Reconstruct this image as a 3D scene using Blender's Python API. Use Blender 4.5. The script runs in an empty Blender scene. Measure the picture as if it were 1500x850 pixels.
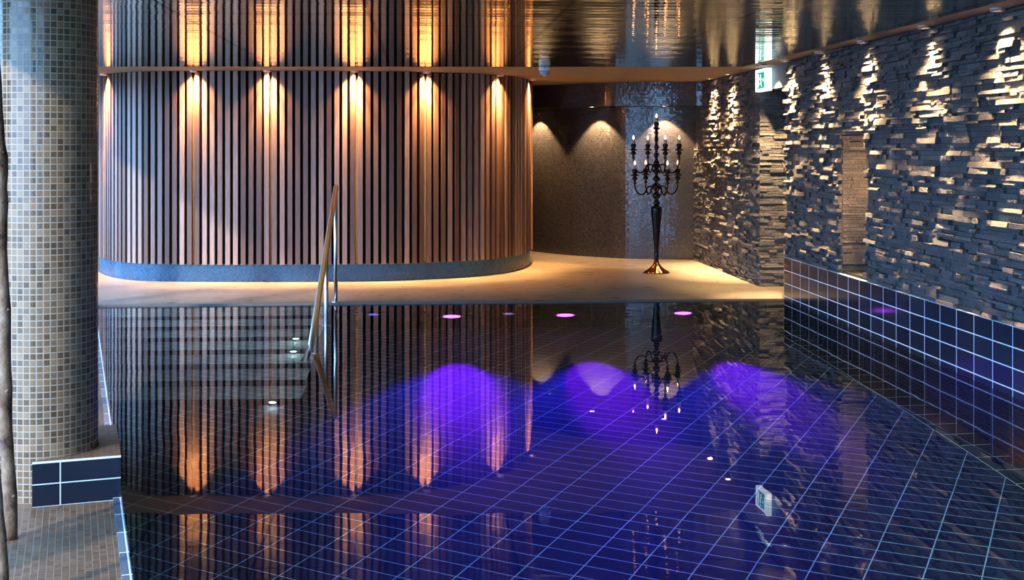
import bpy, bmesh, math, random
from mathutils import Vector, Matrix
random.seed(7)
C = bpy.context.scene.collection
H = 2.355            # ceiling height
WX = 3.58            # right wall plane
FY = 11.93           # far pool edge
DEPTH = 1.5          # pool depth
WZ = -0.012          # water level
SL = 0.2755          # left pool edge: x = EX0 - SL*y
EX0 = 0.2
EN = Vector((0.9641, 0.2655, 0)); EE = Vector((-0.2655, 0.9641, 0))
def edge_x(y, off=0.0): return EX0 - SL*y - off/0.9641

# ------------------------------------------------------------------ helpers
class MB:
    def __init__(s):
        s.bm = bmesh.new(); s.uv = s.bm.loops.layers.uv.new('UVMap'); s.col = s.bm.loops.layers.float_color.new('Col')
    def face(s, pts, uvs=None, col=None, smooth=False):
        f = s.bm.faces.new([s.bm.verts.new(p) for p in pts]); f.smooth = smooth
        for i, l in enumerate(f.loops):
            if uvs: l[s.uv].uv = uvs[i]
            if col is not None: l[s.col] = (col, col, col, 1)
        return f
    def grid(s, rows, closed=False, smooth=True, col=None, caps=False):
        vs = [[s.bm.verts.new(p) for p in r] for r in rows]
        n = len(rows[0])
        for a, b in zip(vs, vs[1:]):
            for i in range(n if closed else n-1):
                j = (i+1) % n
                f = s.bm.faces.new((a[i], a[j], b[j], b[i])); f.smooth = smooth
                if col is not None:
                    for l in f.loops: l[s.col] = (col, col, col, 1)
        if caps:
            for r in (vs[0][::-1], vs[-1]):
                try: s.bm.faces.new(r)
                except ValueError: pass
        return s
    def lathe(s, prof, c=(0,0,0), n=24, smooth=True, caps=True):
        rows = [[(c[0]+r*math.cos(2*math.pi*i/n), c[1]+r*math.sin(2*math.pi*i/n), c[2]+z) for i in range(n)] for r, z in prof]
        return s.grid(rows, True, smooth, caps=caps)
    def tube(s, pts, r, n=10, caps=True):
        pts = [Vector(p) for p in pts]; rows = []
        rr = r if isinstance(r, (list, tuple)) else [r]*len(pts)
        up = None
        for i, p in enumerate(pts):
            t = (pts[min(i+1, len(pts)-1)] - pts[max(i-1, 0)]).normalized()
            if up is None: up = Vector((0,0,1)) if abs(t.z) < 0.9 else Vector((1,0,0))
            a = t.cross(up).normalized(); b = a.cross(t).normalized(); up = b
            rows.append([p + rr[i]*(a*math.cos(2*math.pi*k/n) + b*math.sin(2*math.pi*k/n)) for k in range(n)])
        return s.grid(rows, True, True, caps=caps)
    def box(s, o, ux, uy, uz, col=None, skip=()):
        o, ux, uy, uz = Vector(o), Vector(ux), Vector(uy), Vector(uz)
        v = [o, o+ux, o+ux+uy, o+uy, o+uz, o+ux+uz, o+ux+uy+uz, o+uy+uz]
        lx, ly, lz = ux.length, uy.length, uz.length
        for k, (idx, a, b) in enumerate((((3,2,1,0),lx,ly), ((4,5,6,7),lx,ly), ((0,1,5,4),lx,lz), ((2,3,7,6),lx,lz), ((1,2,6,5),ly,lz), ((3,0,4,7),ly,lz))):
            if k in skip: continue
            s.face([v[i] for i in idx], [(0,0),(a,0),(a,b),(0,b)], col)
        return s
    def build(s, name, mat, parent=None, bevel=0, weld=False, fix=True):
        if weld: bmesh.ops.remove_doubles(s.bm, verts=s.bm.verts, dist=1e-5)
        if fix: bmesh.ops.recalc_face_normals(s.bm, faces=s.bm.faces)
        me = bpy.data.meshes.new(name); s.bm.to_mesh(me); s.bm.free()
        o = bpy.data.objects.new(name, me); C.objects.link(o)
        me.materials.append(mat)
        if parent: o.parent = parent
        if bevel:
            m = o.modifiers.new('Bevel', 'BEVEL'); m.width = bevel; m.segments = 2; m.limit_method = 'ANGLE'
        return o
def tag(o, label, cat, group=None):
    o['label'] = label; o['category'] = cat
    if group: o['group'] = group
    return o
def thing(name, label, cat, loc=(0,0,0), group=None):
    o = bpy.data.objects.new(name, None); C.objects.link(o); o.location = loc; o.empty_display_size = 0.05
    return tag(o, label, cat, group)
def struct(o): o['kind'] = 'structure'; return o
def keep(o, parent):            # parent o without moving it (its mesh is in world space)
    o.parent = parent; o.matrix_parent_inverse = Matrix.Translation(parent.location).inverted(); return o
def copy_tree(o, parent=None):
    c = o.copy(); C.objects.link(c)
    if parent: c.parent = parent
    for ch in list(o.children):
        if ch.type != 'LIGHT': copy_tree(ch, c)
    return c
def catmull(P, n=12, closed=False):
    out = []; N = len(P); P = [Vector(p) for p in P]
    for i in range(N if closed else N-1):
        g = (lambda k: P[k % N]) if closed else (lambda k: P[max(0, min(N-1, k))])
        a, b, c, d = g(i-1), g(i), g(i+1), g(i+2)
        for k in range(n):
            t = k/n
            out.append(0.5*((2*b)+(c-a)*t+(2*a-5*b+4*c-d)*t*t+(3*b-a-3*c+d)*t**3))
    if not closed: out.append(P[-1])
    return out

# ------------------------------------------------------------------ materials
class NT:
    def __init__(s, name):
        s.m = bpy.data.materials.new(name); s.m.use_nodes = True; s.t = s.m.node_tree; s.n = s.t.nodes; s.l = s.t.links
        s.b = s.n['Principled BSDF']
    def node(s, typ, **kw):
        x = s.n.new(typ)
        for k, v in kw.items(): setattr(x, k, v)
        return x
    def put(s, sock, v):
        if isinstance(v, bpy.types.NodeSocket): s.l.new(v, sock)
        else: sock.default_value = v
    def math(s, op, a, b=0.0, c=None):
        x = s.node('ShaderNodeMath', operation=op); s.put(x.inputs[0], a); s.put(x.inputs[1], b)
        if c is not None: s.put(x.inputs[2], c)
        return x.outputs[0]
    def mix(s, f, a, b, mode='MIX'):
        x = s.node('ShaderNodeMix', data_type='RGBA', blend_type=mode)
        s.put(x.inputs[0], f); s.put(x.inputs[6], a); s.put(x.inputs[7], b); return x.outputs[2]
    def ramp(s, f, stops):
        x = s.node('ShaderNodeValToRGB'); e = x.color_ramp.elements
        while len(e) < len(stops): e.new(0.5)
        for i, (p, c) in enumerate(stops): e[i].position = p; e[i].color = (*c, 1)
        s.put(x.inputs[0], f); return x.outputs[0]
    def noise(s, scale, vec=None, detail=4, rough=0.5):
        x = s.node('ShaderNodeTexNoise'); x.inputs['Scale'].default_value = scale
        x.inputs['Detail'].default_value = detail; x.inputs['Roughness'].default_value = rough
        if vec is not None: s.put(x.inputs['Vector'], vec)
        return x.outputs[0]
    def obj(s, sc=(1,1,1)):
        g = s.node('ShaderNodeNewGeometry')   # world position
        m = s.node('ShaderNodeMapping'); m.inputs['Scale'].default_value = sc
        s.l.new(g.outputs['Position'], m.inputs['Vector']); return m.outputs[0]
    def bump(s, h, strength=0.3, dist=0.01, normal=None):
        x = s.node('ShaderNodeBump'); x.inputs['Strength'].default_value = strength; x.inputs['Distance'].default_value = dist
        s.put(x.inputs['Height'], h)
        if normal is not None: s.l.new(normal, x.inputs['Normal'])
        return x.outputs[0]
    def set(s, **kw):
        for k, v in kw.items(): s.put(s.b.inputs[k.replace('_', ' ')], v)
        return s.m
def rgb(r, g, b): return (r, g, b, 1)
def plain(name, c, rough=0.5, metal=0.0, vary=0.12, scale=20):
    t = NT(name); n = t.noise(scale, t.obj())
    col = t.mix(n, rgb(*[x*(1-vary) for x in c]), rgb(*[min(1, x*(1+vary)) for x in c]))
    return t.set(Base_Color=col, Roughness=rough, Metallic=metal)
def emit(name, c, st, base=(0.8,0.8,0.8)):
    t = NT(name); return t.set(Base_Color=rgb(*base), Emission_Color=rgb(*c), Emission_Strength=st)
def tile(name, w, h, g, ca, cb, cg, rough=0.15, grough=0.7, brick=False, bump=0.5, metal=0.0, tilt=0.0, spec=0.5):
    """grid of tiles on UV coordinates given in metres"""
    t = NT(name); uv = t.node('ShaderNodeUVMap').outputs[0]
    sp = t.node('ShaderNodeSeparateXYZ'); t.l.new(uv, sp.inputs[0])
    u = t.math('DIVIDE', sp.outputs[0], w); v = t.math('DIVIDE', sp.outputs[1], h)
    if brick: u = t.math('ADD', u, t.math('MULTIPLY', t.math('MODULO', t.math('FLOOR', v), 2.0), 0.5))
    mu = t.math('GREATER_THAN', t.math('ABSOLUTE', t.math('SUBTRACT', t.math('FRACT', u), 0.5)), 0.5-g/w/2)
    mv = t.math('GREATER_THAN', t.math('ABSOLUTE', t.math('SUBTRACT', t.math('FRACT', v), 0.5)), 0.5-g/h/2)
    m = t.math('MAXIMUM', mu, mv)
    cb2 = t.node('ShaderNodeCombineXYZ'); t.put(cb2.inputs[0], t.math('FLOOR', u)); t.put(cb2.inputs[1], t.math('FLOOR', v))
    wn = t.node('ShaderNodeTexWhiteNoise', noise_dimensions='2D'); t.l.new(cb2.outputs[0], wn.inputs['Vector'])
    ct = t.mix(wn.outputs['Value'], rgb(*ca), rgb(*cb))
    col = t.mix(m, ct, rgb(*cg))
    r = t.math('MULTIPLY_ADD', m, grough-rough, rough)
    hgt = t.math('SUBTRACT', 1.0, m)
    nb = t.bump(hgt, bump, 0.0015)
    if tilt:   # each small tile sits at its own slight angle
        g2 = t.node('ShaderNodeNewGeometry')
        vm = t.node('ShaderNodeVectorMath', operation='SUBTRACT'); t.l.new(wn.outputs['Color'], vm.inputs[0]); vm.inputs[1].default_value = (.5,.5,.5)
        vs = t.node('ShaderNodeVectorMath', operation='SCALE'); t.l.new(vm.outputs[0], vs.inputs[0]); vs.inputs['Scale'].default_value = tilt
        va = t.node('ShaderNodeVectorMath', operation='ADD'); t.l.new(vs.outputs[0], va.inputs[0]); t.l.new(nb, va.inputs[1])
        nn = t.node('ShaderNodeVectorMath', operation='NORMALIZE'); t.l.new(va.outputs[0], nn.inputs[0]); nb = nn.outputs[0]
    return t.set(Base_Color=col, Roughness=r, Normal=nb, Metallic=metal, Specular_IOR_Level=spec)

M = {}
M['pool_tile'] = tile('pool_tile', .25, .125, .006, (.010,.014,.028), (.018,.023,.044), (.31,.44,.40), .45, .7, spec=.2)
M['step_tile'] = tile('step_tile', .25, .125, .007, (.20,.22,.17), (.27,.28,.22), (.55,.58,.5), .3, .6)  # pale mosaic, with the daylight on the treads put into its colour
M['riser_tile'] = tile('riser_tile', .25, .125, .007, (.016,.018,.022), (.026,.028,.034), (.10,.11,.11), .2, .6)
M['wall_tile'] = tile('wall_tile', .262, .128, .008, (.018,.026,.042), (.032,.042,.062), (.62,.72,.74), .12, .6)
M['farwall_tile'] = tile('farwall_tile', .25, .125, .006, (.010,.011,.016), (.018,.02,.026), (.05,.055,.06), .15, .6)
M['block_tile'] = tile('block_tile', .2545, .094, .005, (.012,.018,.03), (.02,.027,.042), (.55,.62,.64), .12, .6)
M['column_tile'] = tile('column_tile', .0275, .0275, .0045, (.12,.075,.04), (.30,.20,.115), (.36,.31,.24), .16, .6, tilt=.05)
M['niche_tile'] = tile('niche_tile', .024, .024, .003, (.055,.05,.048), (.10,.092,.086), (.06,.057,.054), .14, .5, tilt=.06, spec=.8)
M['back_tile'] = tile('back_tile', .024, .024, .003, (.09,.13,.19), (.14,.20,.28), (.11,.14,.19), .25, .5, tilt=.08)
M['plinth_tile'] = tile('plinth_tile', .024, .024, .003, (.022,.075,.15), (.05,.135,.24), (.03,.07,.12), .25, .5, tilt=.10)  # dark mosaic; the blue daylight reflected in it is put into the colour
M['deck_tile'] = tile('deck_tile', .026, .026, .003, (.13,.068,.036), (.21,.12,.068), (.25,.175,.125), .4, .5, spec=.3)
M['coping'] = tile('coping', .05, .25, .008, (.10,.12,.15), (.18,.21,.24), (.7,.74,.76), .15, .5)
# wood
t = NT('slat_wood'); at = t.node('ShaderNodeVertexColor', layer_name='Col').outputs[0]
gr = t.noise(9, t.obj((6,6,0.7)), 6, .6)
wc = t.ramp(at, [(0,(.12,.07,.055)), (.5,(.27,.18,.145)), (1,(.50,.37,.32))])
wc = t.mix(t.math('MULTIPLY', gr, .7), wc, rgb(.10,.05,.03), 'MIX')
M['wood'] = t.set(Base_Color=wc, Roughness=.34, Normal=t.bump(gr, .25, .002))
M['backing'] = plain('dark_backing', (.012,.009,.008), .8)
# stone
t = NT('ledger_stone'); at = t.node('ShaderNodeVertexColor', layer_name='Col').outputs[0]
n1 = t.noise(14, t.obj((1,1,2.2)), 8, .65); n2 = t.noise(60, t.obj((1,1,2)), 5, .7)
sc = t.ramp(at, [(0,(.06,.06,.065)), (.45,(.13,.12,.11)), (.8,(.23,.20,.17)), (1,(.34,.30,.25))])
sc = t.mix(n1, sc, rgb(.07,.068,.07)); sc = t.mix(.35, sc, t.ramp(n2, [(.35,(.05,.05,.05)), (.7,(.42,.38,.33))]))
hh = t.math('ADD', t.math('MULTIPLY', n1, 1.0), t.math('MULTIPLY', n2, .5))
M['stone'] = t.set(Base_Color=sc, Roughness=.62, Normal=t.bump(hh, .9, .018))
M['stone_back'] = plain('stone_joint', (.03,.028,.026), .9)
# mirror ceiling of ribbed metal
t = NT('mirror_ceiling'); g = t.node('ShaderNodeNewGeometry'); sp = t.node('ShaderNodeSeparateXYZ'); t.l.new(g.outputs['Position'], sp.inputs[0])
X, Y = sp.outputs[0], sp.outputs[1]
rib = t.math('SINE', t.math('MULTIPLY', Y, 2*math.pi/.16))
rib2 = t.math('SINE', t.math('MULTIPLY', Y, 2*math.pi/.61))
nz = t.noise(3.0, t.obj((1.2,6,1)), 3)
hgt = t.math('ADD', t.math('ADD', t.math('MULTIPLY', rib, .00035), t.math('MULTIPLY', rib2, .0009)), t.math('MULTIPLY', nz, .0014))
def seam(c, per, off, w): 
    return t.math('LESS_THAN', t.math('ABSOLUTE', t.math('SUBTRACT', t.math('FRACT', t.math('DIVIDE', t.math('ADD', c, off), per)), .5)), w/per/2)
s1 = seam(X, 1.22, 1.55+.61+1.22*10, .032); s2 = t.math('MAXIMUM', seam(Y, .70, .1+7, .04), t.math('MULTIPLY', seam(Y, .175, .1+7, .02), .5))
sm = t.math('MAXIMUM', s1, t.math('MULTIPLY', s2, .75))
col = t.mix(sm, rgb(.58,.67,.47), rgb(.04,.05,.04))
M['mirror'] = t.set(Base_Color=col, Metallic=1.0, Roughness=.05, Normal=t.bump(hgt, 1.0, 1.0))
M['soffit'] = plain('soffit_plaster', (.25,.19,.135), .75, 0, .06, 4)
M['lintel'] = plain('pale_plaster', (.14,.18,.20), .6)
M['dark_paint'] = plain('dark_paint', (.025,.022,.02), .5)
# far deck: cast resin, darker along the pool edge
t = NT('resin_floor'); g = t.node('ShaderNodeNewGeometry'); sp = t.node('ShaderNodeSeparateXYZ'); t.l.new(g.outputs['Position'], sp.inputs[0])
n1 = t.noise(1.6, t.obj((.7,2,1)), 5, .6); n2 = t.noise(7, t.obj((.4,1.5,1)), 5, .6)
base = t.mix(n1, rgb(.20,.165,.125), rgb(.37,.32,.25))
edge_dark = t.math('SUBTRACT', 12.55, t.math('ADD', sp.outputs[1], t.math('MULTIPLY', n2, .8)))
edge_dark = t.math('MULTIPLY', edge_dark, 2.2); cl = t.node('ShaderNodeClamp'); t.put(cl.inputs[0], edge_dark)
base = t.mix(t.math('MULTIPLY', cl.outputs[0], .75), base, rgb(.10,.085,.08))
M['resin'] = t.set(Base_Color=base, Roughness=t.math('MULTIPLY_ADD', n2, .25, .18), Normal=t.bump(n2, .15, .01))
# water
t = NT('pool_water'); t.n.remove(t.b)
gl = t.node('ShaderNodeBsdfGlass'); gl.inputs['IOR'].default_value = 1.333; gl.inputs['Roughness'].default_value = 0.0
gl.inputs['Color'].default_value = (.93,.96,1,1)
w1 = t.noise(1.3, t.obj((1,1,1)), 2, .45); w2 = t.noise(5.5, t.obj((1,1,1)), 2, .5)
hw = t.math('ADD', t.math('MULTIPLY', w1, .0014), t.math('MULTIPLY', w2, .0001))
t.l.new(t.bump(hw, 1.0, 1.0), gl.inputs['Normal'])
t.l.new(gl.outputs[0], t.n['Material Output'].inputs['Surface']); M['water'] = t.m
M['steel'] = plain('brushed_steel', (.78,.77,.75), .30, 1.0, .05)
M['bronze'] = plain('black_lacquered_metal', (.02,.017,.016), .16, .6)
M['copper'] = plain('dark_copper', (.28,.15,.09), .22, 1.0)
M['wax'] = plain('candle_wax', (.55,.33,.22), .5)
M['flame'] = emit('flame', (1,.42,.17), 11)
M['lens_warm'] = emit('lens_warm', (1,.72,.42), 30)
M['lens_violet'] = emit('lens_violet', (.55,.04,1), 14)
M['lens_blue'] = emit('lens_blue', (.08,.10,1), 1.1)
M['lens_white'] = emit('lens_white', (.75,.95,1), 22)
M['ring'] = plain('pale_metal_ring', (.55,.50,.44), .35, .6)
M['white_plastic'] = plain('white_plastic', (.75,.76,.78), .4)
M['dome'] = plain('smoked_dome', (.35,.40,.48), .15)
M['sign_white'] = emit('sign_white', (.88,.97,1), 1.3)
M['sign_green'] = emit('sign_green', (.0,.42,.26), .75, (0,.3,.2))
M['frame'] = plain('dark_window_frame', (.05,.05,.055), .5)
M['ground'] = plain('outside_paving', (.35,.35,.33), .8)
t = NT('birch_bark'); n1 = t.noise(11, t.obj((1,1,.8)), 7, .65); n2 = t.noise(26, t.obj((1,1,1.2)), 4)
bc = t.ramp(n1, [(.34,(.03,.018,.012)), (.44,(.17,.10,.055)), (.56,(.27,.18,.11)), (.74,(.45,.34,.25))])
M['birch'] = t.set(Base_Color=bc, Roughness=.75, Normal=t.bump(t.math('ADD', n1, n2), .7, .01))

# ------------------------------------------------------------------ pool shell
c30, s30 = math.cos(math.radians(30)), math.sin(math.radians(30))
def uvf(p): return (c30*p[0]-s30*p[1]+.518+.0-.0+2.5, s30*p[0]+c30*p[1])
def flat(mb, pts, uv=uvf):
    mb.face(pts, [uv(p) for p in pts])
NY = 2.2    # near end of the pool
BW = .215   # border course width
mb = MB(); z = -DEPTH
flat(mb, [(edge_x(NY), NY, z), (WX-BW, NY, z), (WX-BW, FY, z), (edge_x(FY), FY, z)])
struct(mb.build('pool_floor', M['pool_tile']))
mb = MB()
mb.face([(WX-BW, NY, z), (WX, NY, z), (WX, FY, z), (WX-BW, FY, z)], [(-.004, NY), (.2465, NY), (.2465, FY), (-.004, FY)])
M['border_tile'] = tile('border_tile', .25, .25, .007, (.012,.016,.012), (.022,.027,.02), (.55,.72,.45), .4, .6, spec=.2)  # greenish light on the border is put into the grout colour
struct(mb.build('pool_floor_border', M['border_tile']))
def vwall(mb, a, b, z0, z1, u0=0.0, vo=0.0):
    L = (Vector(b)-Vector(a)).length
    mb.face([(a[0],a[1],z0), (b[0],b[1],z0), (b[0],b[1],z1), (a[0],a[1],z1)], [(u0,z0+vo), (u0+L,z0+vo), (u0+L,z1+vo), (u0,z1+vo)])
mb = MB(); vwall(mb, (edge_x(FY), FY), (WX, FY), -DEPTH, -.0); struct(mb.build('wall_pool_far', M['farwall_tile']))
mb = MB(); vwall(mb, (edge_x(NY), NY), (edge_x(FY), FY), -DEPTH, -.0); struct(mb.build('wall_pool_left', M['farwall_tile']))
mb = MB(); vwall(mb, (edge_x(NY), NY), (WX, NY), -DEPTH, -.0); struct(mb.build('wall_pool_near', M['farwall_tile']))
# water sheet
mb = MB(); mb.face([(edge_x(NY), NY, WZ), (WX, NY, WZ), (WX, FY, WZ), (edge_x(FY), FY, WZ)])
wat = mb.build('water', M['water'], fix=False); struct(wat)
# steps into the water
mbt, mbr = MB(), MB()
SR = -.86
for n in range(1, 8):
    y0 = 11.76-.41*n; y1 = 11.76-.41*(n-1) if n > 1 else FY-.005; zt = -.19*n
    xl0, xl1 = edge_x(y0)+.004, edge_x(y1)+.004
    flat(mbt, [(xl0,y0,zt), (SR,y0,zt), (SR,y1,zt), (xl1,y1,zt)])
    zb = -.19*(n+1) if n < 7 else -DEPTH
    mbr.face([(xl0,y0,zb), (SR,y0,zb), (SR,y0,zt), (xl0,y0,zt)], [(0,zb), (SR-xl0,zb), (SR-xl0,zt), (0,zt)])
    mbr.face([(SR,y0,-DEPTH), (SR,y1,-DEPTH), (SR,y1,zt), (SR,y0,zt)], [(y0,-DEPTH), (y1,-DEPTH), (y1,zt), (y0,zt)])
st = mbt.build('pool_steps', M['step_tile']); tag(st, 'flight of pale tiled steps under the water beside the handrail', 'steps')
mbr.build('riser', M['riser_tile'], st)

# ------------------------------------------------------------------ floors
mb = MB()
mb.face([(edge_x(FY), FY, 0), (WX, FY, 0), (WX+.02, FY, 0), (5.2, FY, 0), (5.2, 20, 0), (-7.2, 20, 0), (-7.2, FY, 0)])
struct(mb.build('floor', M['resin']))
def uve(p):
    q = Vector((p[0]-EX0, p[1], 0)); return (q.dot(EN), q.dot(EE))
mb = MB(); Yn = -2.5
flat(mb, [(edge_x(NY,.0), NY, 0), (edge_x(FY), FY, 0), (edge_x(FY)-2.0, FY, 0), (edge_x(Yn)-2.0, Yn, 0), (edge_x(Yn), Yn, 0)], uve)
flat(mb, [(edge_x(NY), NY, 0), (edge_x(Yn), Yn, 0), (WX, Yn, 0), (WX, NY, 0)], uve)
struct(mb.build('floor_left', M['deck_tile']))
# coping along the left edge, in two runs either side of the column plinth
mb = MB()
def along(y, off=0): return Vector((edge_x(y), y, 0)) - EN*off
a, b = along(NY), along(FY); L = (b-a).length
p = [a-EN*.036, a, b, b-EN*.036]
mb.face([v+Vector((0,0,.012)) for v in p], [(0.01,0),(.06,0),(.06,L),(.01,L)])
mb.face([a+Vector((0,0,-.10)), b+Vector((0,0,-.10)), b+Vector((0,0,.012)), a+Vector((0,0,.012))], [(.012,0),(.012,L),(.04,L),(.04,0)])
mb.face([a-EN*.036, b-EN*.036, b-EN*.036+Vector((0,0,.012)), a-EN*.036+Vector((0,0,.012))], [(.012,0),(.012,L),(.02,L),(.02,0)])
struct(mb.build('trim_1', M['coping']))
# thin metal edge strip of the far deck
mb = MB(); mb.box((edge_x(FY)+.0, FY-.012, -.05), (WX-edge_x(FY), 0, 0), (0,.024,0), (0,0,.054)); struct(mb.build('trim_2', plain('edge_strip', (.16,.14,.12), .35)))

# ------------------------------------------------------------------ right wall: tile band + split stone
def stone_panel(mb, o, u, n, L, z0, z1, hole=None, pmin=.0, pmax=.052, base=0.0):
    """courses of split stone strips on a plane: o origin, u run, n outward normal"""
    o, u, n = Vector(o), Vector(u), Vector(n); zz = z0
    while zz < z1-.004:
        hgt = min(random.choice((.020,.026,.030,.034,.040)), z1-zz)
        if z1-zz-hgt < .012: hgt = z1-zz
        x = -random.random()*.2
        row = random.gauss(0, .004)
        while x < L:
            w = random.choice((.06,.09,.13,.17,.22,.28))*random.uniform(.8,1.2)
            a, b = max(x, 0), min(x+w, L)
            x += w
            if b-a < .01: continue
            segs = [(a, b)]
            if hole and zz+hgt > hole[2]+.002 and zz < hole[3]-.002:
                segs = [(s, e) for s, e in ((a, min(b, hole[0])), (max(a, hole[1]), b)) if e-s > .006]
            for s, e in segs:
                d = base+max(.004, pmin + row + (pmax-pmin)*random.random()**1.5)
                g = .0012; c = random.random(); tb = random.uniform(-.002, .011); sk = random.uniform(-.003,.003); tl = [max(.003, v) for v in (d, d+sk, d+sk-tb, d-tb)]
                q = [(s+g, zz+g), (e-g, zz+g), (e-g, zz+hgt-g), (s+g, zz+hgt-g)]
                bk = [o+u*i+Vector((0,0,k)) for i, k in q]
                fr = [o+u*i+Vector((0,0,k))+n*tl[j] for j, (i, k) in enumerate(q)]
                mb.face(fr, None, c)
                for i in range(4):
                    j = (i+1) % 4; mb.face([bk[i], bk[j], fr[j], fr[i]], None, c)
        zz += hgt
TB = .415
NW0, NW1, NZ0, NZ1 = 9.72, 10.34, .44, 1.60      # niche in the right wall
Yw0 = -2.0
mb = MB()
vwall(mb, (WX, Yw0), (WX, FY), -.02, TB, u0=.09-(FY-Yw0)%.262+.262-.09, vo=.128*20-TB)
mb.face([(WX, Yw0, TB), (WX+.06, Yw0, TB), (WX+.06, FY, TB), (WX, FY, TB)], [(0,.002),(0,.004),(3,.004),(3,.002)])
mb.face([(WX, FY, -DEPTH), (WX+.30, FY, -DEPTH), (WX+.30, FY, TB), (WX, FY, TB)], [(0,-DEPTH+2.56-TB), (.3,-DEPTH+2.56-TB), (.3,2.56), (0,2.56)])
struct(mb.build('trim_3', M['wall_tile']))
mb = MB(); vwall(mb, (WX, Yw0), (WX, FY), -DEPTH, -.02); struct(mb.build('wall_pool_right', M['farwall_tile']))
sb = WX+.035
mb = MB()
def quad(a, b, z0, z1): vwall(mb, a, b, z0, z1)
quad((sb, Yw0), (sb, NW0), TB, H); quad((sb, NW1), (sb, FY), TB, H); quad((sb, NW0), (sb, NW1), TB, NZ0); quad((sb, NW0), (sb, NW1), NZ1, H)
nd = .34
quad((sb+nd, NW0), (sb+nd, NW1), NZ0, NZ1); quad((sb, NW0), (sb+nd, NW0), NZ0, NZ1); quad((sb, NW1), (sb+nd, NW1), NZ0, NZ1)
for zq in (NZ0, NZ1): mb.face([(sb,NW0,zq), (sb+nd,NW0,zq), (sb+nd,NW1,zq), (sb,NW1,zq)])
quad((sb, FY), (5.2, FY), TB, H); quad((WX+.30, FY), (5.2, FY), 0, TB)
wr = struct(mb.build('wall_right', M['stone_back']))
mb = MB()
stone_panel(mb, (sb, Yw0, 0), (0,1,0), (-1,0,0), FY-Yw0, TB+.002, H-.004, (NW0-Yw0, NW1-Yw0, NZ0, NZ1))
stone_panel(mb, (sb, NW1, 0), (1,0,0), (0,-1,0), nd, NZ0, NZ1, None, 0, .02)
stone_panel(mb, (sb+nd, NW0, 0), (0,1,0), (-1,0,0), NW1-NW0, NZ0, NZ1, None, 0, .02)
stone_panel(mb, (sb, FY, 0), (1,0,0), (0,1,0), .6, TB, H-.004, None, 0, .02)
mb.build('stone_cladding', M['stone'], wr)
# far stone block beyond the doorway
BX, BY0, BY1 = 3.66, 13.03, 16.4
mb = MB(); vwall(mb, (BX, BY0), (BX, BY1), 0, H); vwall(mb, (BX, BY0), (5.2, BY0), 0, H)
wc_ = struct(mb.build('wall_corner', M['stone_back']))
mb = MB()
stone_panel(mb, (BX, BY0, 0), (0,1,0), (-1,0,0), BY1-BY0-.1, .002, H-.004, None, 0, .045)
stone_panel(mb, (BX-.02, BY0, 0), (1,0,0), (0,-1,0), 1.4, .002, H-.004, None, 0, .03)
mb.build('stone_cladding', M['stone'], wc_)
# doorway: lintel and dark end wall
mb = MB(); mb.box((BX+.02, FY+.03, 2.115), (.5,0,0), (0,BY0-FY-.07,0), (0,0,H-2.116)); struct(mb.build('door_1', M['lintel']))
mb = MB(); vwall(mb, (5.15, FY), (5.15, BY0), 0, H); struct(mb.build('wall_passage', M['dark_paint']))

# ------------------------------------------------------------------ niche wall, back wall, bulkhead
npts = catmull([(1.28,18.3,0), (1.62,17.62,0), (2.05,17.02,0), (2.6,16.50,0), (3.1,16.28,0), (3.80,16.15,0)], 10)
mb = MB(); u = 0
for a, b in zip(npts, npts[1:]):
    L = (b-a).length; vwall(mb, a, b, 0, H, u); u += L
struct(mb.build('wall_niche', M['niche_tile'], weld=True))
mb = MB(); vwall(mb, (-7.2, 18.3), (1.32, 18.3), 0, H); struct(mb.build('wall_back', M['back_tile']))
mb = MB()   # lowered bulkhead with the three niche downlights in its underside
BZ = 2.045; bl = []
for k, p in enumerate(npts):
    T = (npts[min(k+1, len(npts)-1)]-npts[max(k-1, 0)]).normalized(); N = Vector((T.y, -T.x, 0))
    if N.y > 0: N = -N
    q = p+N*.42; bl.append((min(q.x, 3.652), q.y))
bl = [b for b in bl if b[0] < 3.60]+[(3.652, bl[-1][1])]
u = 0
for a, b in zip(bl, bl[1:]):
    L = math.hypot(b[0]-a[0], b[1]-a[1]); vwall(mb, a, b, BZ, H-.002, u); u += L
for k in range(min(len(bl), len(npts))-1):
    q = [(bl[k][0], bl[k][1], BZ), (bl[k+1][0], bl[k+1][1], BZ), (npts[k+1].x, npts[k+1].y, BZ), (npts[k].x, npts[k].y, BZ)]
    mb.face(q, [(p[0], p[1]) for p in q])
struct(mb.build('trim_4', M['niche_tile']))

# ------------------------------------------------------------------ ceiling
ML, MR = (-8.0, 13.6), (3.40, 12.83)       # far edge of the mirror ceiling
mb = MB()
fx = edge_x(-2.5)-1.1
OV = 1.0
def lx(y): return edge_x(y, OV)
mb.face([(lx(-2.5),-2.5,H), (MR[0],-2.5,H), (MR[0],MR[1],H), (lx(13.35),13.35,H)])
struct(mb.build('ceiling', M['mirror']))
mb = MB()
mb.face([(lx(13.35),13.35,H), (MR[0],MR[1],H), (5.2,MR[1],H), (5.2,20,H), (lx(20),20,H)])
mb.face([(MR[0],-2.5,H), (5.2,-2.5,H), (5.2,MR[1],H), (MR[0],MR[1],H)])
struct(mb.build('ceiling_soffit', M['soffit']))
# roof slab above keeps daylight out
mb = MB(); mb.face([(lx(-2.5),-2.5,H+.02), (5.2,-2.5,H+.02), (5.2,20,H+.02), (lx(20),20,H+.02)]); struct(mb.build('ceiling_slab', M['dark_paint']))
mb = MB(); vwall(mb, (5.2, -2.5), (5.2, 20), -.02, H); vwall(mb, (-8, 20), (5.2, 20), -.02, H); vwall(mb, (-.3, -2.5), (5.2, -2.5), -.02, H); struct(mb.build('wall_outer', M['dark_paint']))

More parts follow.
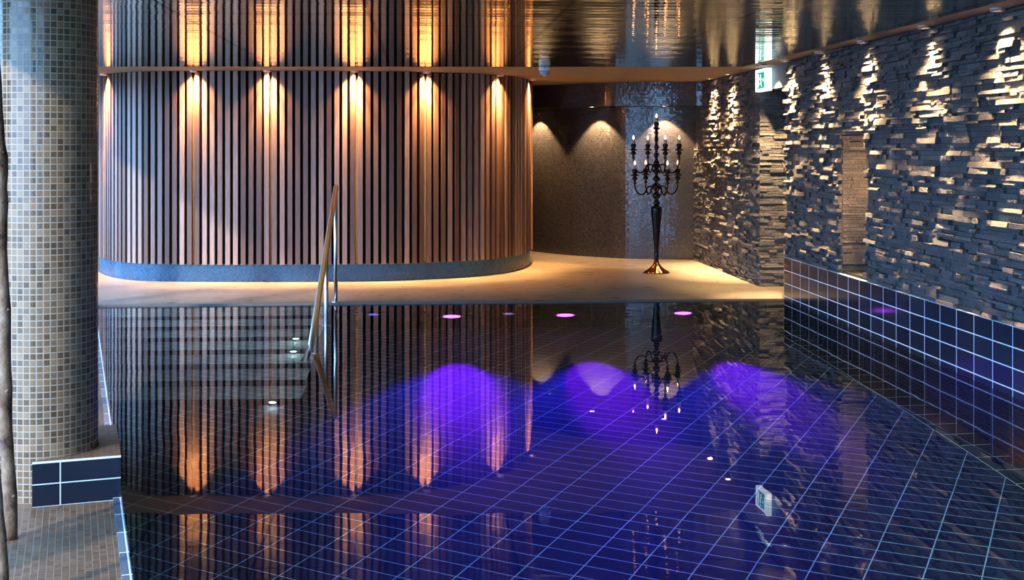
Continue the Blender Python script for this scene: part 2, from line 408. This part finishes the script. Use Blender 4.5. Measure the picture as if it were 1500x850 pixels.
# ------------------------------------------------------------------ window front on the left, beyond the column
mb = MB()
OFF = .92
for k in range(1, 14):
    y = 3.20+1.17*k
    p = along(y, OFF); mb.box(p-EE*.11-EN*.06, EE*.22, EN*.12, (0,0,H))
a, b = along(4.26, OFF), along(18.3, OFF)
mb.box(a-EN*.05+Vector((0,0,H-.16)), b-a, EN*.10, (0,0,.16)); mb.box(a-EN*.05, b-a, EN*.10, (0,0,.04))
struct(mb.build('window_1', M['frame']))
mb = MB(); mb.face([(-30,-20,-.03), (edge_x(-20)-2.0,-20,-.03), (edge_x(30)-2.0,30,-.03), (-30,30,-.03)]); mb.face([(-4,-30,-.03),(20,-30,-.03),(20,-2.6,-.03),(-4,-2.6,-.03)]); struct(mb.build('ground', M['ground']))

# ------------------------------------------------------------------ slatted oval room
PP = [(-3.97,15.6,0), (-3.62,14.64,0), (-3.12,14.12,0), (-2.41,13.93,0), (-1.65,13.865,0), (-.80,13.84,0), (-.13,13.91,0), (.657,14.27,0), (1.10,14.80,0), (1.37,15.6,0),
      (1.38,16.6,0), (1.0,17.6,0), (.1,18.05,0), (-1.3,18.12,0), (-2.7,18.05,0), (-3.6,17.6,0), (-3.98,16.6,0)]
path = catmull(PP, 24, True)
cen = sum(path, Vector())/len(path)
cum = [0]
for i in range(len(path)): cum.append(cum[-1]+(path[(i+1) % len(path)]-path[i]).length)
TOT = cum[-1]
def at_s(s):
    s %= TOT
    import bisect
    i = min(bisect.bisect_right(cum, s)-1, len(path)-1)
    a, b = path[i], path[(i+1) % len(path)]; f = (s-cum[i])/max(1e-9, cum[i+1]-cum[i])
    T = (path[(i+2) % len(path)]-path[i-1]).normalized(); N = Vector((T.y, -T.x, 0))
    p = a.lerp(b, f)
    if N.dot(p-cen) < 0: N = -N
    return p, T, N
room = thing('slatted_wall', 'curved wall of upright brown wooden slats on a dark tiled plinth', 'curved wall', (cen.x, cen.y, 0))
mb = MB(); u = 0; K = 220
for i in range(K):
    a, _, na = at_s(TOT*i/K); b, _, nb = at_s(TOT*(i+1)/K)
    L = (b-a).length
    mb.face([(a.x,a.y,.0005), (b.x,b.y,.0005), (b.x,b.y,.20), (a.x,a.y,.20)], [(u,0),(u+L,0),(u+L,.2),(u,.2)], smooth=True); u += L
keep(mb.build('plinth', M['plinth_tile'], weld=True), room)
mb = MB()
rows = [[], [], []]
for i in range(K):
    p, T, N = at_s(TOT*i/K); q = p-N*.012
    rows[0].append((p.x, p.y, .20)); rows[1].append((q.x, q.y, .20)); rows[2].append((q.x, q.y, H-.003))
mb.grid(rows, True); keep(mb.build('backing', M['backing']), room)
mb = MB(); pitch = .0865; NS = round(TOT/pitch)
for i in range(NS):
    p, T, N = at_s(TOT*i/NS); w = .053; d = .036
    jit = random.gauss(0, .0015)
    o = p - T*(w/2) - N*.004; o.z = .192
    mb.box(o, T*w, N*(d+jit), (0,0,H-.003-.192), random.random())
keep(mb.build('slat_cladding', M['wood'], bevel=.004), room)

# ------------------------------------------------------------------ downlights
def spot(name, loc, tgt, power, size, blend, col, rad, parent):
    L = bpy.data.lights.new(name, 'SPOT'); L.energy = power; L.spot_size = math.radians(size); L.spot_blend = blend; L.color = col; L.shadow_soft_size = rad
    o = bpy.data.objects.new(name, L); C.objects.link(o); o.location = loc
    o.rotation_euler = (Vector(tgt)-Vector(loc)).to_track_quat('-Z', 'Y').to_euler()
    o.parent = parent; o.matrix_parent_inverse = Matrix.Translation(parent.location).inverted()
    return o
def make_downlight(lip=.006):
    t = thing('downlight', '', 'downlight')
    mb = MB(); mb.lathe([(.028,-.001), (.030,-lip), (.044,-lip), (.047,-.001)], n=20, caps=False); mb.build('ring', M['ring'], t)
    mb = MB(); mb.lathe([(.0,-.003), (.028,-.003)], n=20, caps=False); mb.build('lens', M['lens_warm'], t, weld=True)
    return t
protos = {}
def downlight(x, y, z, label, group, tilt=(0,0), power=20, size=60, blend=.6, col=(1,.62,.30), rad=.015, lip=.006):
    if lip not in protos: t = protos[lip] = make_downlight(lip)
    else: t = copy_tree(protos[lip])
    t.location = (x, y, z); t['label'] = label; t['category'] = 'downlight'; t['group'] = group
    bpy.context.view_layer.update()
    spot('bulb', (x, y, z-lip-.006), (x+tilt[0], y+tilt[1], z-1), power, size, blend, col, rad, t)
    return t
ordn = ['at the far left curve', 'second from its left end', 'third from its left end', 'in the middle of its front', 'above the right half of its front', 'where it curves away on the right', 'at its right edge']
for k, xt in enumerate((-3.60, -2.50, -1.69, -.74, .04, .87, 1.31)):
    best = min((at_s(TOT*i/900) for i in range(900) if at_s(TOT*i/900)[0].y < 15.6), key=lambda q: abs(q[0].x-xt))
    p, T, N = best; q = p+N*.082
    dl = downlight(q.x, q.y, H, 'recessed warm downlight above the slatted wall, '+ordn[k], 'downlights above the slatted wall', (-N.x*.10, -N.y*.10), 140, 104, .9, (1,.50,.19), lip=.02)
    spot('bulb_core', (q.x, q.y, H-.026), (q.x-N.x*.08, q.y-N.y*.08, H-1), 620, 50, 1.0, (1,.58,.24), .015, dl)
for pxf, lb in zip((1.70, 2.42, 3.26), ('leftmost of three above the dark mosaic wall, beside the slats', 'middle of three above the dark mosaic wall', 'above the dark mosaic wall nearest the stone corner')):
    q = min(npts, key=lambda v: abs(v.x-pxf)); k_ = npts.index(q); T = (npts[k_+1]-npts[k_-1]).normalized(); N = Vector((T.y, -T.x, 0)); N = -N if N.y > 0 else N
    x, y = (q+N*.20).x, (q+N*.20).y
    downlight(x, y, BZ, 'small downlight '+lb, 'niche downlights', (-N.x*.12,-N.y*.12), 105, 88, .3, (1,.66,.36))
for (y, lb) in ((15.05, 'farther of two over the stone beside the candelabra'), (14.15, 'nearer of two over the stone beside the candelabra')):
    dl = downlight(3.575, y, H, 'bright ceiling downlight, '+lb, 'downlights over the far stone', (.07,0), 1000, 50, 1.0, (1,.70,.38))
    spot('bulb_wide', (3.50, y, H-.03), (3.70, y, H-1), 200, 92, 1.0, (1,.66,.34), .02, dl)
downlight(3.48, 12.35, H, 'bright ceiling downlight over the doorway in front of the exit sign', 'downlights over the far stone', (.22,.30), 320, 80, .8, (1,.70,.38), lip=.021)
nm = ['beside the exit sign', 'between the exit sign and the wall slot', 'above the near side of the wall slot', 'first past the wall slot', 'second past the wall slot', 'third past the wall slot', 'fourth past the wall slot', 'nearest the camera']
for k, y in enumerate((11.72, 10.68, 9.62, 8.40, 7.30, 6.2, 5.1, 4.0)):
    dl = downlight(3.527, y, H, 'ceiling edge downlight grazing the right stone wall, '+nm[k], 'downlights along the right stone wall', (.07,0), 800, 50, 1.0, (1,.68,.36), lip=.02)
    spot('bulb_wide', (3.46, y, H-.03), (3.66, y, H-1), 170, 92, 1.0, (1,.66,.34), .02, dl)

# ------------------------------------------------------------------ underwater lights
def make_pool_light():
    t = thing('pool_light', '', 'pool light')
    n = 24
    def ring(r, y): return [(r*math.cos(2*math.pi*i/n), y, r*math.sin(2*math.pi*i/n)) for i in range(n)]
    mb = MB(); mb.grid([ring(.108, 0), ring(.108, -.014), ring(.088, -.018), ring(.084, -.006)], True); mb.build('rim', M['steel'], t)
    mb = MB(); mb.grid([ring(.084, -.006), ring(.05, -.014), ring(.002, -.017)], True, caps=True); mb.build('lens', M['lens_violet'], t)
    return t
pl = make_pool_light()
for k, (x, z, lb) in enumerate(((.297,-.85,'glowing violet underwater light, left of three lit in the far pool wall'), (1.403,-.845,'glowing violet underwater light, middle of three lit in the far pool wall'), (2.565,-.81,'glowing violet underwater light under the candelabra, right of three'))):
    t = pl if k == 0 else copy_tree(pl)
    t.location = (x, FY, z); tag(t, lb, 'pool light', 'lit pool lights')
    bpy.context.view_layer.update()
    spot('bulb', (x, FY-.03, z), (x-.0, FY-2, z-.0), 1300, 40, .35, (.03,.018,1), .03, t)
    spot('bulb_violet', (x, FY-.035, z), (x, FY-2, z-.50), 3600, 15, .8, (.24,.0,1), .03, t)
bl_mat = M['lens_blue']
jl = None
for k, (x, z, lb) in enumerate(((-.46,-.69,'dim blue underwater fitting just right of the handrail'), (.848,-.73,'dim blue underwater fitting between the left and middle violet lights'))):
    if k == 0:
        jl = thing('pool_jet', '', 'pool light'); n = 16
        def ring(r, y): return [(r*math.cos(2*math.pi*i/n), y, r*math.sin(2*math.pi*i/n)) for i in range(n)]
        mb = MB(); mb.grid([ring(.065,0), ring(.065,-.012), ring(.046,-.014)], True); mb.build('rim', M['steel'], jl)
        mb = MB(); mb.grid([ring(.046,-.01), ring(.002,-.016)], True, caps=True); mb.build('lens', bl_mat, jl); t = jl
    else: t = copy_tree(jl)
    t.location = (x, FY, z); tag(t, lb, 'pool light', 'dim pool fittings')
# step lights in the risers
sl = None
def step_light(x, y, z, lb):
    global sl
    if sl is None:
        sl = thing('step_light', '', 'step light'); n = 16
        def ring(r, yy): return [(r*math.cos(2*math.pi*i/n), yy, r*math.sin(2*math.pi*i/n)) for i in range(n)]
        mb = MB(); mb.grid([ring(.034,0), ring(.034,-.006), ring(.024,-.008)], True); mb.build('rim', M['steel'], sl)
        mb = MB(); mb.grid([ring(.024,-.007), ring(.002,-.01)], True, caps=True); mb.build('lens', M['lens_white'], sl); t = sl
    else: t = copy_tree(sl)
    t.location = (x, y, z); tag(t, lb, 'step light', 'step lights'); bpy.context.view_layer.update()
    spot('bulb', (x, y-.02, z), (x, y-.25, z-.35), 2.2, 110, .6, (.55,.9,1), .02, t)
STEPL = [(-1.06, 3, 'small white step light on an upper riser, nearest the handrail post'), (-1.04, 4, 'small white step light on a middle riser left of the handrail'), (-1.06, 7, 'small white step light on the lowest riser of the pool steps')]
for x, n, lb in STEPL:
    y0 = 11.76-.41*n; step_light(x, y0, -.19*n-.09, lb)

# ------------------------------------------------------------------ handrail
hr = thing('pool_handrail', 'polished steel handrail sloping down into the pool beside the steps', 'handrail', (-.83, 12.0, 0))
mb = MB()
A, B = Vector((-.825, 12.04, 1.115)), Vector((-.845, 9.02, -.245))
rp = [A+Vector((0,.035,-.035)), A+Vector((0,.028,-.008)), A, A.lerp(B,.25), A.lerp(B,.5), A.lerp(B,.75), B]
mb.tube(rp, .025, 14); keep(mb.build('rail', M['steel']), hr)
def rz(y): f = (12.04-y)/(12.04-9.02); return A.lerp(B, f)
for y, zb in ((11.99, .0), (10.90, -.38), (9.92, -.76)):
    p = rz(y); mb = MB(); mb.tube([(p.x,y,zb), (p.x,y,(zb+p.z)/2), (p.x,y,p.z-.005)], 0.019, 12); po = keep(mb.build('post', M['steel']), hr)
    mb = MB(); mb.lathe([(.018,.0), (.042,.0), (.042,.007), (.020,.012)], (p.x,y,zb), 20); fo = mb.build('foot_flange', M['steel']); fo.parent = po
# ------------------------------------------------------------------ candelabra
CX, CY = 2.80, 14.50
cb = thing('candelabra', 'tall black floor candelabra with two tiers of arms on a flared copper foot', 'candelabra', (CX, CY, 0))
def lat(prof, name, mat, n=24, parent=None):
    mb = MB(); mb.lathe(prof, n=n); return mb.build(name, mat, parent or cb)
mb = MB()   # fluted flared foot
rows = []
for r, z in ((.150,.0), (.152,.008), (.135,.022), (.100,.045), (.065,.075), (.040,.105), (.028,.135), (.026,.15)):
    n = 40; rows.append([(r*(1+.06*math.cos(10*2*math.pi*i/n)*(r/.15))*math.cos(2*math.pi*i/n), r*(1+.06*math.cos(10*2*math.pi*i/n)*(r/.15))*math.sin(2*math.pi*i/n), z) for i in range(n)])
mb.grid(rows, True, caps=True); mb.build('foot', M['copper'], cb)
lat([(.024,.145), (.030,.16), (.022,.18), (.030,.20), (.024,.22), (.026,.25), (.032,.35), (.044,.50), (.058,.66), (.066,.74), (.068,.775), (.060,.79), (.035,.80)], 'baluster', M['bronze'])
pr = [(.03,.79), (.03,.82), (.042,.835), (.03,.855), (.022,.88), (.038,.90), (.050,.925), (.038,.95), (.02,.965), (.028,.99), (.05,1.01), (.058,1.03), (.048,1.055), (.024,1.07)]
for k in range(6):
    z = 1.09+k*.095; rr = .038-.003*k
    pr += [(.018,z), (rr,z+.02), (rr*1.15,z+.035), (rr,z+.05), (.018,z+.07)]
pr += [(.016,1.66), (.03,1.675), (.016,1.69), (.016,1.70)]
lat(pr, 'stem', M['bronze'])
lat([(.012,1.695), (.018,1.71), (.034,1.722), (.046,1.727), (.044,1.732), (.024,1.737), (.024,1.748), (.030,1.765), (.030,1.79), (.024,1.80)], 'top_cup', M['bronze'])
cup_prof = [(.010,-.115), (.022,-.10), (.012,-.085), (.012,-.07), (.030,-.055), (.034,-.04), (.018,-.025), (.020,-.018), (.048,-.008), (.052,-.002), (.048,.003), (.026,.004), (.024,.02), (.031,.04), (.033,.062), (.028,.066)]
def candle(loc, lb, first=[None]):
    if first[0] is None:
        mb = MB(); mb.lathe([(.0,.0), (.019,.0), (.020,.03), (.019,.046), (.006,.05)], n=16); c = mb.build('candle', M['wax'])
        mb = MB(); mb.lathe([(.002,.052), (.008,.058), (.0115,.068), (.010,.080), (.005,.092), (.001,.102)], n=12); mb.build('flame', M['flame'], c)
        first[0] = c
    else: c = copy_tree(first[0])
    c.location = loc; tag(c, lb, 'candle', 'lit candles on the candelabra'); return c
def tier(r, a0, z0, zc, pre):
    for k, nm_ in enumerate(('right front', 'back', 'left back', 'front')):
        a = math.radians(a0+90*k); d = Vector((math.cos(a), math.sin(a), 0))
        P = [(.02,z0), (.07,z0+.035), (.12,z0+.02), (.16,z0-.045), (.21,z0-.06), (.26,z0-.03), (r,z0+.05), (r,zc-.11)]
        P = [(rr*min(1, r/.29), zz) for rr, zz in P]; P[-1] = (r, zc-.11); P[-2] = (r-.004, zc-.15)
        pts = catmull([d*rr+Vector((0,0,zz)) for rr, zz in P], 6)
        mb = MB(); mb.tube(pts, .0095, 8); arm = mb.build('arm', M['bronze'], cb)
        mb = MB(); cc = d*.12*min(1, r/.29); sp_ = []     # scroll under the arm
        for i in range(15):
            th = i/14*4.6; q = .034*(1-i/20); sp_.append(d*(.13+q*math.cos(th))+Vector((0,0,z0-.045+q*math.sin(th)-.01)))
        mb.tube(sp_, .006, 6); s_ = mb.build('scroll', M['bronze'], arm)
        mb = MB(); mb.lathe([(q, w) for q, w in cup_prof], (d.x*r, d.y*r, zc), 18); mb.build('candle_cup', M['bronze'], arm)
        yield Vector((CX, CY, 0))+d*r+Vector((0,0,zc+.067)), nm_
up = ['right end of the upper tier', 'inner right of the upper tier', 'left end of the upper tier', 'inner left of the upper tier']
lo = ['right end of the lower tier', 'inner right of the lower tier', 'left end of the lower tier', 'inner left of the lower tier']
# k=0: right, 1: back, 2: left, 3: front
for k, (p, _) in enumerate(tier(.29, 10, 1.26, 1.475, 'up')):
    candle(p, 'lit candle on the candelabra at the '+{0: 'right end', 1: 'inner left', 2: 'left end', 3: 'inner right'}[k]+' of the upper tier')
for k, (p, _) in enumerate(tier(.285, 196, 1.00, 1.175, 'lo')):
    candle(p, 'lit candle on the candelabra at the '+{0: 'left end', 1: 'inner right', 2: 'right end', 3: 'inner left'}[k]+' of the lower tier')
candle((CX, CY, 1.802), 'lit candle on the very top of the candelabra')

# ------------------------------------------------------------------ mosaic column and its plinth block
KX, KY, KR = -1.632, 5.51, .212
col = tag(bpy.data.objects.new('mosaic_column', None), 'round column clad in small mosaic tiles at the left pool edge', 'column'); C.objects.link(col); col.location = (KX, KY, 0)
mb = MB(); n = 72
for i in range(n):
    a, b = 2*math.pi*i/n, 2*math.pi*(i+1)/n
    mb.face([(KR*math.cos(a), KR*math.sin(a), .001), (KR*math.cos(b), KR*math.sin(b), .001), (KR*math.cos(b), KR*math.sin(b), H-.002), (KR*math.cos(a), KR*math.sin(a), H-.002)],
            [(a*KR,0), (b*KR,0), (b*KR,H), (a*KR,H)], smooth=True)
mb.build('shaft', M['column_tile'], col, weld=True)
blk = thing('tiled_block', 'low block of large dark blue tiles at the foot of the column', 'block', (-1.3, 5.3, 0))
f0 = Vector((edge_x(5.335)-.004, 5.335, .001)); BWD, BDP, BH = .352, .62, .188
cc = Vector((KX, KY, .001))-f0; cn, ce = cc.dot(EN), cc.dot(EE)
def outline(gap, front=0.0):
    P = [(-BWD, front), (0, front), (0, BDP), (-BWD, BDP)]; r = KR+gap
    arc = []
    for i in range(25):
        e = ce+r*math.cos(math.pi*i/24); n = cn+r*math.sin(math.pi*i/24)
        if front+.003 < e < BDP-.003 and n > -BWD: arc.append((n, e))
    return P+arc
def prism(mb, P, z0, z1):
    W = [f0+EN*n+EE*e for n, e in P]
    up = Vector((0,0,1))
    mb.face([w+up*z1 for w in W], P)
    for k in range(len(W)):
        a, b = W[k], W[(k+1) % len(W)]; u0 = P[k][0] if k == 0 else P[k][1]; L = (b-a).length
        mb.face([a+up*z0, b+up*z0, b+up*z1, a+up*z1], [(u0+.30*4+.06,z0), (u0+L+.30*4+.06,z0), (u0+L+.30*4+.06,z1), (u0+.30*4+.06,z1)])
mb = MB(); prism(mb, outline(.003), 0, BH-.008); keep(mb.build('body', M['block_tile'], weld=True), blk)
mb = MB(); prism(mb, outline(.003, .006), BH-.008, BH); keep(mb.build('top_slab', M['deck_tile'], weld=True), blk)
mb = MB(); mb.box(f0-EN*BWD+Vector((0,0,BH-.008)), EN*BWD, EE*.006, (0,0,.008)); keep(mb.build('edge_trim', M['white_plastic']), blk)

# ------------------------------------------------------------------ birch poles at the left margin
def birch(base, top, r0, r1, lb, seed):
    rnd = random.Random(seed); base, top = Vector(base), Vector(top)
    o = thing('birch_pole', lb, 'tree trunk', base, 'birch poles')
    pts, rr = [], []
    N = 40; kn = [rnd.random() for _ in range(6)]
    for i in range(N+1):
        f = i/N; p = (top-base)*f
        p += Vector((math.sin(f*9+seed)*.003 + math.sin(f*23)*.002, math.cos(f*7)*.003, 0))
        r = r0+(r1-r0)*f + rnd.uniform(-.0015,.0015)
        for q in kn: r += .006*math.exp(-((f-q)/.018)**2)
        pts.append(p); rr.append(r)
    mb = MB(); mb.tube(pts, rr, 14, True); mb.build('trunk', M['birch'], o)
    for q in kn:
        p = (top-base)*q; a = rnd.uniform(-1.0, 1.0)-math.pi/2
        d = Vector((math.cos(a)*.9+.3, math.sin(a), .7)).normalized()
        mb = MB(); mb.tube([p+d*.012, p+d*(r0+.004), p+d*(r0+.016)], [.009,.007,.004], 8); mb.build('branch_stub', M['birch'], o)
birch((-1.566,4.83,.0), (-1.63,4.80,2.34), .024, .021, 'taller birch pole standing in front of the mosaic column', 3)
birch((-1.358,4.12,.0), (-1.56,4.22,2.34), .022, .018, 'nearer birch pole cut off by the left edge of the photo', 5)

# ------------------------------------------------------------------ exit sign and ceiling sensor
es = thing('exit_sign', 'illuminated green and white emergency exit sign hung over the doorway', 'exit sign', (3.62, 12.80, 2.21))
mb = MB(); mb.box((-.028,-.215,-.115), (.056,0,0), (0,.43,0), (0,0,.235)); mb.build('housing', M['sign_white'], es, bevel=.004)
mb = MB(); mb.tube([(0,0,.12), (0,0,.146)], .008, 8); mb.build('hanger', M['steel'], es)
for sx in (-1,):
    mb = MB(); mb.box((-.031,-.135,-.085), (.002,0,0), (0,.27,0), (0,0,.17)); mb.build('green_panel', M['sign_green'], es)
    mb = MB(); x = -.0325
    def plate(pts): mb.face([(x, -py, pz) for py, pz in pts])
    # doorway, running figure and arrow in white (y runs from the reader's left to right)
    plate([(-.115,-.07), (-.065,-.07), (-.065,.07), (-.115,.07)])
    n = 12; plate([(.0+.014*math.cos(2*math.pi*i/n), .052+.014*math.sin(2*math.pi*i/n)) for i in range(n)])
    plate([(-.022,.034), (.012,.034), (.026,-.012), (.002,-.018)])
    plate([(-.022,.034), (-.048,.012), (-.040,.004), (-.012,.024)]); plate([(.012,.034), (.044,.014), (.038,.004), (.012,.020)])
    plate([(.004,-.014), (-.018,-.034), (-.040,-.030), (-.040,-.042), (-.010,-.046), (.016,-.020)]); plate([(.010,-.016), (.026,-.012), (.044,-.062), (.056,-.062), (.056,-.072), (.034,-.072)])
    plate([(.075,0), (.098,.028), (.098,.010), (.125,.010), (.125,-.010), (.098,-.010), (.098,-.028)])
    mb.build('pictogram', M['sign_white'], es)
sn = thing('ceiling_sensor', 'small white dome sensor hanging under the ceiling edge beside the slatted wall', 'sensor', (1.30, 12.92, H))
mb = MB(); mb.lathe([(.030,-.0), (.060,-.004), (.064,-.03), (.060,-.045), (.05,-.046)], n=24); mb.build('base', M['white_plastic'], sn)
mb = MB(); mb.lathe([(.055,-.046), (.054,-.065), (.045,-.085), (.028,-.100), (.002,-.106)], n=24); mb.build('dome', M['dome'], sn)

# ------------------------------------------------------------------ light from outside, world, camera
S = bpy.data.lights.new('sun', 'SUN'); S.energy = 2.6; S.angle = math.radians(3); S.color = (1,.95,.9)
so = bpy.data.objects.new('sun', S); C.objects.link(so); so.location = (-6,4,6)
el = math.radians(28)
so.rotation_euler = (EN*.80*math.cos(el)+EE*.60*math.cos(el)-Vector((0,0,math.sin(el)))).to_track_quat('-Z', 'Y').to_euler()
# warm fill added inside the wall slot, which has no fitting
nl = bpy.data.lights.new('slot_fill', 'POINT'); nl.energy = 18; nl.color = (1,.62,.32); nl.shadow_soft_size = .04
no = bpy.data.objects.new('slot_fill', nl); C.objects.link(no); no.location = (sb+.15, NW0+.12, 1.2)
for p_, q_, e_ in (((3.1,3.4,-.35), (3.0,8.5,-1.5), 260), ((.2,3.2,-.35), (-1.2,7.6,-1.5), 110)):    # green fill spots added unseen at the near end, no fittings
    gl_ = bpy.data.lights.new('green_pool_fill', 'SPOT'); gl_.energy = e_; gl_.color = (.35,1,.42); gl_.shadow_soft_size = .06; gl_.spot_size = 1.15; gl_.spot_blend = .9
    go = bpy.data.objects.new('green_pool_fill', gl_); C.objects.link(go); go.location = p_
    go.rotation_euler = (Vector(q_)-Vector(p_)).to_track_quat('-Z', 'Y').to_euler()
w = bpy.data.worlds.new('World'); bpy.context.scene.world = w; w.use_nodes = True
bg = w.node_tree.nodes['Background']; bg.inputs[0].default_value = (.28,.55,1,1); bg.inputs[1].default_value = 7.5
cam = bpy.data.cameras.new('camera'); co = bpy.data.objects.new('camera', cam); C.objects.link(co)
co.location = (0,0,1.5); co.rotation_euler = (math.radians(90), 0, -math.atan(133/1800))
cam.sensor_width = 36; cam.lens = 1800/1500*36; cam.shift_y = -(425-216)/1500; cam.clip_end = 200; cam.clip_start = .05
sc_ = bpy.context.scene; sc_.camera = co
sc_.view_settings.view_transform = 'Standard'; sc_.view_settings.look = 'Medium High Contrast'; sc_.view_settings.exposure = 0.2
cy = sc_.cycles
cy.max_bounces = 10; cy.glossy_bounces = 6; cy.transmission_bounces = 8; cy.diffuse_bounces = 4
cy.sample_clamp_indirect = 6; cy.use_denoising = True; cy.use_light_tree = True
